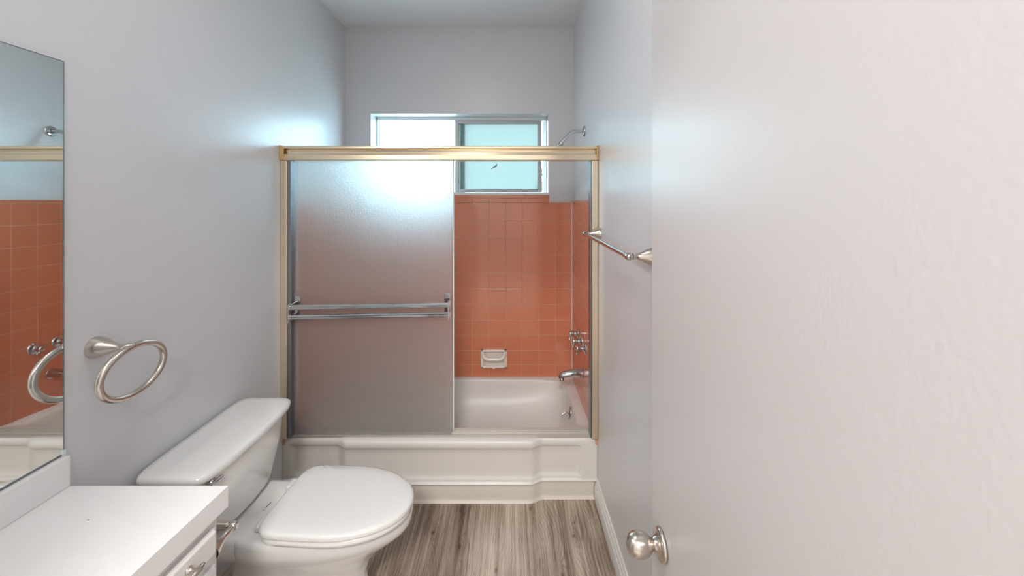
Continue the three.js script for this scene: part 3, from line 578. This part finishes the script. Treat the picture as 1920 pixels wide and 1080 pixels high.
// ---------------------------------------------------------------- toilet
{
  const t = thing('toilet', 'white two piece toilet with a closed lid between the vanity and the bathtub', 'toilet', -0.75, 0, 1.31);
  const CZ = 1.31, N = 80;
  // egg outline: back flat at xb, front tip at xf, half width hw, widest at share m
  const egg = (xb, xf, hw, y, back = 0.8, m = 0.40, z = CZ) => {
    const out = [], xm = mix(xb, xf, m);
    for (let i = 0; i < N; i++) {
      const a = i / N * Math.PI * 2, c = Math.cos(a), s = Math.sin(a);
      const x = c >= 0 ? xm + (xf - xm) * c : xm + (xm - xb) * Math.sign(c) * Math.pow(-c, back > 0 ? 2 / (2 + back * 3) : 1);
      const w = c >= 0 ? Math.sign(s) * Math.pow(Math.abs(s), 0.98) : Math.sign(s) * Math.pow(Math.abs(s), 2 / (2 + back * 1.3));
      out.push(V(x, y, z - hw * w));
    }
    return out;
  };
  const rrect = (x0, x1, z0, z1, y, pow = 6, bow = 0) => {
    const out = [], cx = (x0 + x1) / 2, cz = (z0 + z1) / 2, hx = (x1 - x0) / 2, hz = (z1 - z0) / 2;
    for (let i = 0; i < N; i++) { const a = i / N * Math.PI * 2, c = Math.cos(a), s = Math.sin(a); const zz = hz * Math.sign(s) * Math.pow(Math.abs(s), 2 / pow); let x = cx + hx * Math.sign(c) * Math.pow(Math.abs(c), 2 / pow); if (c > 0) x += bow * (1 - (zz / hz) ** 2); out.push(V(x, y, cz - zz)); }
    return out;
  };
  // pedestal and bowl
  part('bowl', loft([
    egg(-0.95, -0.455, 0.112, 0.0, 0.9, 0.45), egg(-0.95, -0.455, 0.112, 0.02, 0.9, 0.45), egg(-0.94, -0.470, 0.102, 0.05, 0.9, 0.45), egg(-0.93, -0.485, 0.094, 0.10, 0.9, 0.45), egg(-0.92, -0.490, 0.094, 0.16, 0.9, 0.45),
    egg(-0.91, -0.470, 0.102, 0.21, 0.9, 0.45), egg(-0.905, -0.425, 0.116, 0.255, 0.8, 0.45), egg(-0.90, -0.375, 0.134, 0.29, 0.8, 0.42), egg(-0.90, -0.345, 0.146, 0.315, 0.8, 0.42), egg(-0.90, -0.336, 0.150, 0.330, 0.8, 0.42), egg(-0.90, -0.334, 0.151, 0.355, 0.8, 0.42), egg(-0.90, -0.336, 0.149, 0.366, 0.8, 0.42), egg(-0.895, -0.342, 0.145, 0.3705, 0.8, 0.42), egg(-0.88, -0.36, 0.130, 0.372, 0.8, 0.42)], true, true, 0.9), M.porcelain, t);
  // deck that carries the tank
  part('deck', loft([rrect(-1.045, -0.70, 1.195, 1.425, 0.29, 4), rrect(-1.05, -0.69, 1.180, 1.440, 0.315, 5), rrect(-1.05, -0.688, 1.176, 1.444, 0.355, 5), rrect(-1.048, -0.69, 1.179, 1.441, 0.366, 5), rrect(-1.042, -0.70, 1.184, 1.436, 0.3715, 5), rrect(-1.02, -0.72, 1.20, 1.42, 0.373, 5)], true, true, 0.9), M.porcelain, t);
  // tank
  const tank = part('tank', loft([rrect(-1.062, -0.905, 1.225, 1.425, 0.374, 4, 0.010), rrect(-1.066, -0.895, 1.190, 1.450, 0.382, 4.5, 0.014), rrect(-1.068, -0.888, 1.165, 1.465, 0.40, 5, 0.016), rrect(-1.070, -0.878, 1.120, 1.505, 0.52, 6, 0.018), rrect(-1.070, -0.876, 1.105, 1.522, 0.600, 6, 0.018)], true, true, 0.9), M.porcelain, t);
  part('tank_lid', loft([rrect(-1.074, -0.872, 1.092, 1.538, 0.5985, 8, 0.018), rrect(-1.078, -0.866, 1.085, 1.544, 0.603, 8, 0.018), rrect(-1.078, -0.864, 1.083, 1.546, 0.615, 8, 0.018), rrect(-1.076, -0.867, 1.086, 1.543, 0.623, 8, 0.018), rrect(-1.070, -0.876, 1.095, 1.534, 0.6275, 8, 0.018), rrect(-1.05, -0.90, 1.115, 1.514, 0.6290, 7, 0.015)], true, true, 0.9), M.porcelain, t);
  const ly = 0.588;
  const lever = part('flush_lever', lathe(smoothProfile([[0.012, -0.006], [0.0125, 0.004], [0.010, 0.009], [0, 0.010]], 16), V(-0.874, ly, 1.124), new THREE.Vector3(1, 0, 0), 24), M.chrome, tank, 'chrome flush lever');
  part('lever_arm', merge([tube([V(-0.864, ly, 1.110), V(-0.862, ly + 0.001, 1.122), V(-0.861, ly + 0.001, 1.135), V(-0.861, ly, 1.146)], 0.0058, 24, 14), lathe(smoothProfile([[0, -0.006], [0.0058, -0.003], [0.0064, 0.001], [0.004, 0.006], [0, 0.0075]], 14), V(-0.861, ly, 1.146), V(0, -0.05, 1), 14)]), M.chrome, lever);
  // seat and lid, slightly askew on their hinges
  const askew = (ring) => { for (const p of ring) { const x = p.x + 0.77, z = p.z + CZ, c = Math.cos(-0.055), q = Math.sin(-0.055); p.x = -0.77 + x * c + z * q; p.z = -CZ - x * q + z * c; } return ring; };
  const seatR = (i, y) => askew(egg(-0.768 + i, -0.332 - i, 0.1545 - i, y, 2.2, 0.45));
  part('seat', loft([seatR(0.004, 0.3735), seatR(0.0005, 0.376), seatR(0, 0.384), seatR(0.001, 0.389), seatR(0.006, 0.392)], true, true, 0.9), M.plastic, t);
  const lidR = (i, y) => askew(egg(-0.776 + i, -0.326 - i, 0.1575 - i, y, 2.2, 0.45));
  part('lid', loft([lidR(0.010, 0.3925), lidR(0.002, 0.3945), lidR(0, 0.400), lidR(0.0005, 0.4065), lidR(0.004, 0.4115), lidR(0.012, 0.4142), lidR(0.04, 0.4158), lidR(0.09, 0.4165)], true, true, 0.9), M.plastic, t);
  for (const z of [1.225, 1.395]) part('hinge', box(-0.802, -0.762, 0.3725, 0.392, z - 0.022, z + 0.022, 0.006), M.plastic, t);
  // small printed mark on the deck
  const mx = (x, y) => { const z = 722 * (EYE - 0.3735) / (y - 380); return V((x - 957) * z / 722, 0.3735, z); };
  const stroke = (a, b, r) => { const d = b.clone().sub(a), g = new THREE.BoxGeometry(d.length(), 0.0005, r); g.rotateY(-Math.atan2(d.z, d.x)); return flat(g.translate((a.x + b.x) / 2, 0.3734, (a.z + b.z) / 2)); };
  const mark = part('printed_mark', merge([stroke(mx(500, 950), mx(508.8, 941.5), 0.0030)]), M.ink, t, 'small dark and blue printed mark');
  part('blue_print', merge([stroke(mx(492.3, 957), mx(496.5, 955.6), 0.0022), stroke(mx(496.5, 952.8), mx(499.8, 951.8), 0.0022)]), M.inkBlue, mark);
}

// ---------------------------------------------------------------- lamps (out of the frame, above the mirror and in the hall)
{
  const y = EYE + 0.62, z0 = 0.10, z1 = 0.70;
  const t = thing('vanity_light', 'long opal vanity light fixed above the mirror', 'lamp', XL, y, 0.4);
  part('back_plate', box(XL, XL + 0.025, y - 0.055, y + 0.055, z0, z1, 0.004), M.nickel, t);
  const opal = std({ color: rgb(0.9, 0.88, 0.84), roughness: 0.5, emissive: VANITY_COLOR, emissiveIntensity: 1.5 });
  part('lamp_diffuser', box(XL + 0.025, XL + 0.085, y - 0.05, y + 0.05, z0 + 0.01, z1 - 0.01, 0.02), opal, t);
  const l = new THREE.RectAreaLight(VANITY_COLOR, VANITY_LIGHT, z1 - z0 - 0.02, 0.10);
  l.name = 'vanity_lamp_light'; l.position.set(XL + 0.088, y - 0.01, -(z0 + z1) / 2); l.lookAt(XL + 1.088, y - 0.30, -(z0 + z1) / 2); scene.add(l);
}
{
  const t = thing('ceiling_light', 'round opal ceiling light of the bathroom', 'lamp', -0.30, CEIL, 1.0);
  const opal = std({ color: rgb(0.9, 0.88, 0.84), roughness: 0.5, emissive: HALL_COLOR, emissiveIntensity: 1.5 }), c = V(-0.30, CEIL, 1.0), dn = new THREE.Vector3(0, -1, 0);
  part('base_plate', lathe([[0, 0], [0.19, 0], [0.19, 0.016], [0, 0.016]], c, dn, 48), M.whiteFrame, t);
  part('lamp_diffuser', lathe(smoothProfile([[0.178, 0.016], [0.170, 0.040], [0.13, 0.060], [0.06, 0.070], [0, 0.072]], 24), c, dn, 48), opal, t);
  const l = new THREE.RectAreaLight(HALL_COLOR, CEILING_LIGHT, 0.30, 0.30);
  l.name = 'ceiling_lamp_light'; l.position.set(c.x, CEIL - 0.076, c.z); l.lookAt(c.x, 0, c.z); scene.add(l);
}
{
  const t = thing('hall_light', 'square opal ceiling light in the hall behind the doorway', 'lamp', -0.15, CEIL, -1.1);
  const opal = std({ color: rgb(0.9, 0.88, 0.84), roughness: 0.5, emissive: HALL_COLOR, emissiveIntensity: 1.5 });
  part('base_plate', box(-0.42, 0.12, CEIL - 0.015, CEIL, -1.37, -0.83, 0.004), M.whiteFrame, t);
  part('lamp_diffuser', box(-0.40, 0.10, CEIL - 0.07, CEIL - 0.015, -1.35, -0.85, 0.02), opal, t);
  const l = new THREE.RectAreaLight(HALL_COLOR, HALL_LIGHT, 0.48, 0.48);
  l.name = 'hall_lamp_light'; l.position.set(-0.15, CEIL - 0.073, 1.1); l.lookAt(-0.15, 0, 1.1); scene.add(l);
}

scene.traverse((o) => { if (o.isMesh) o.castShadow = o.receiveShadow = true; });
renderer.render(scene, camera);
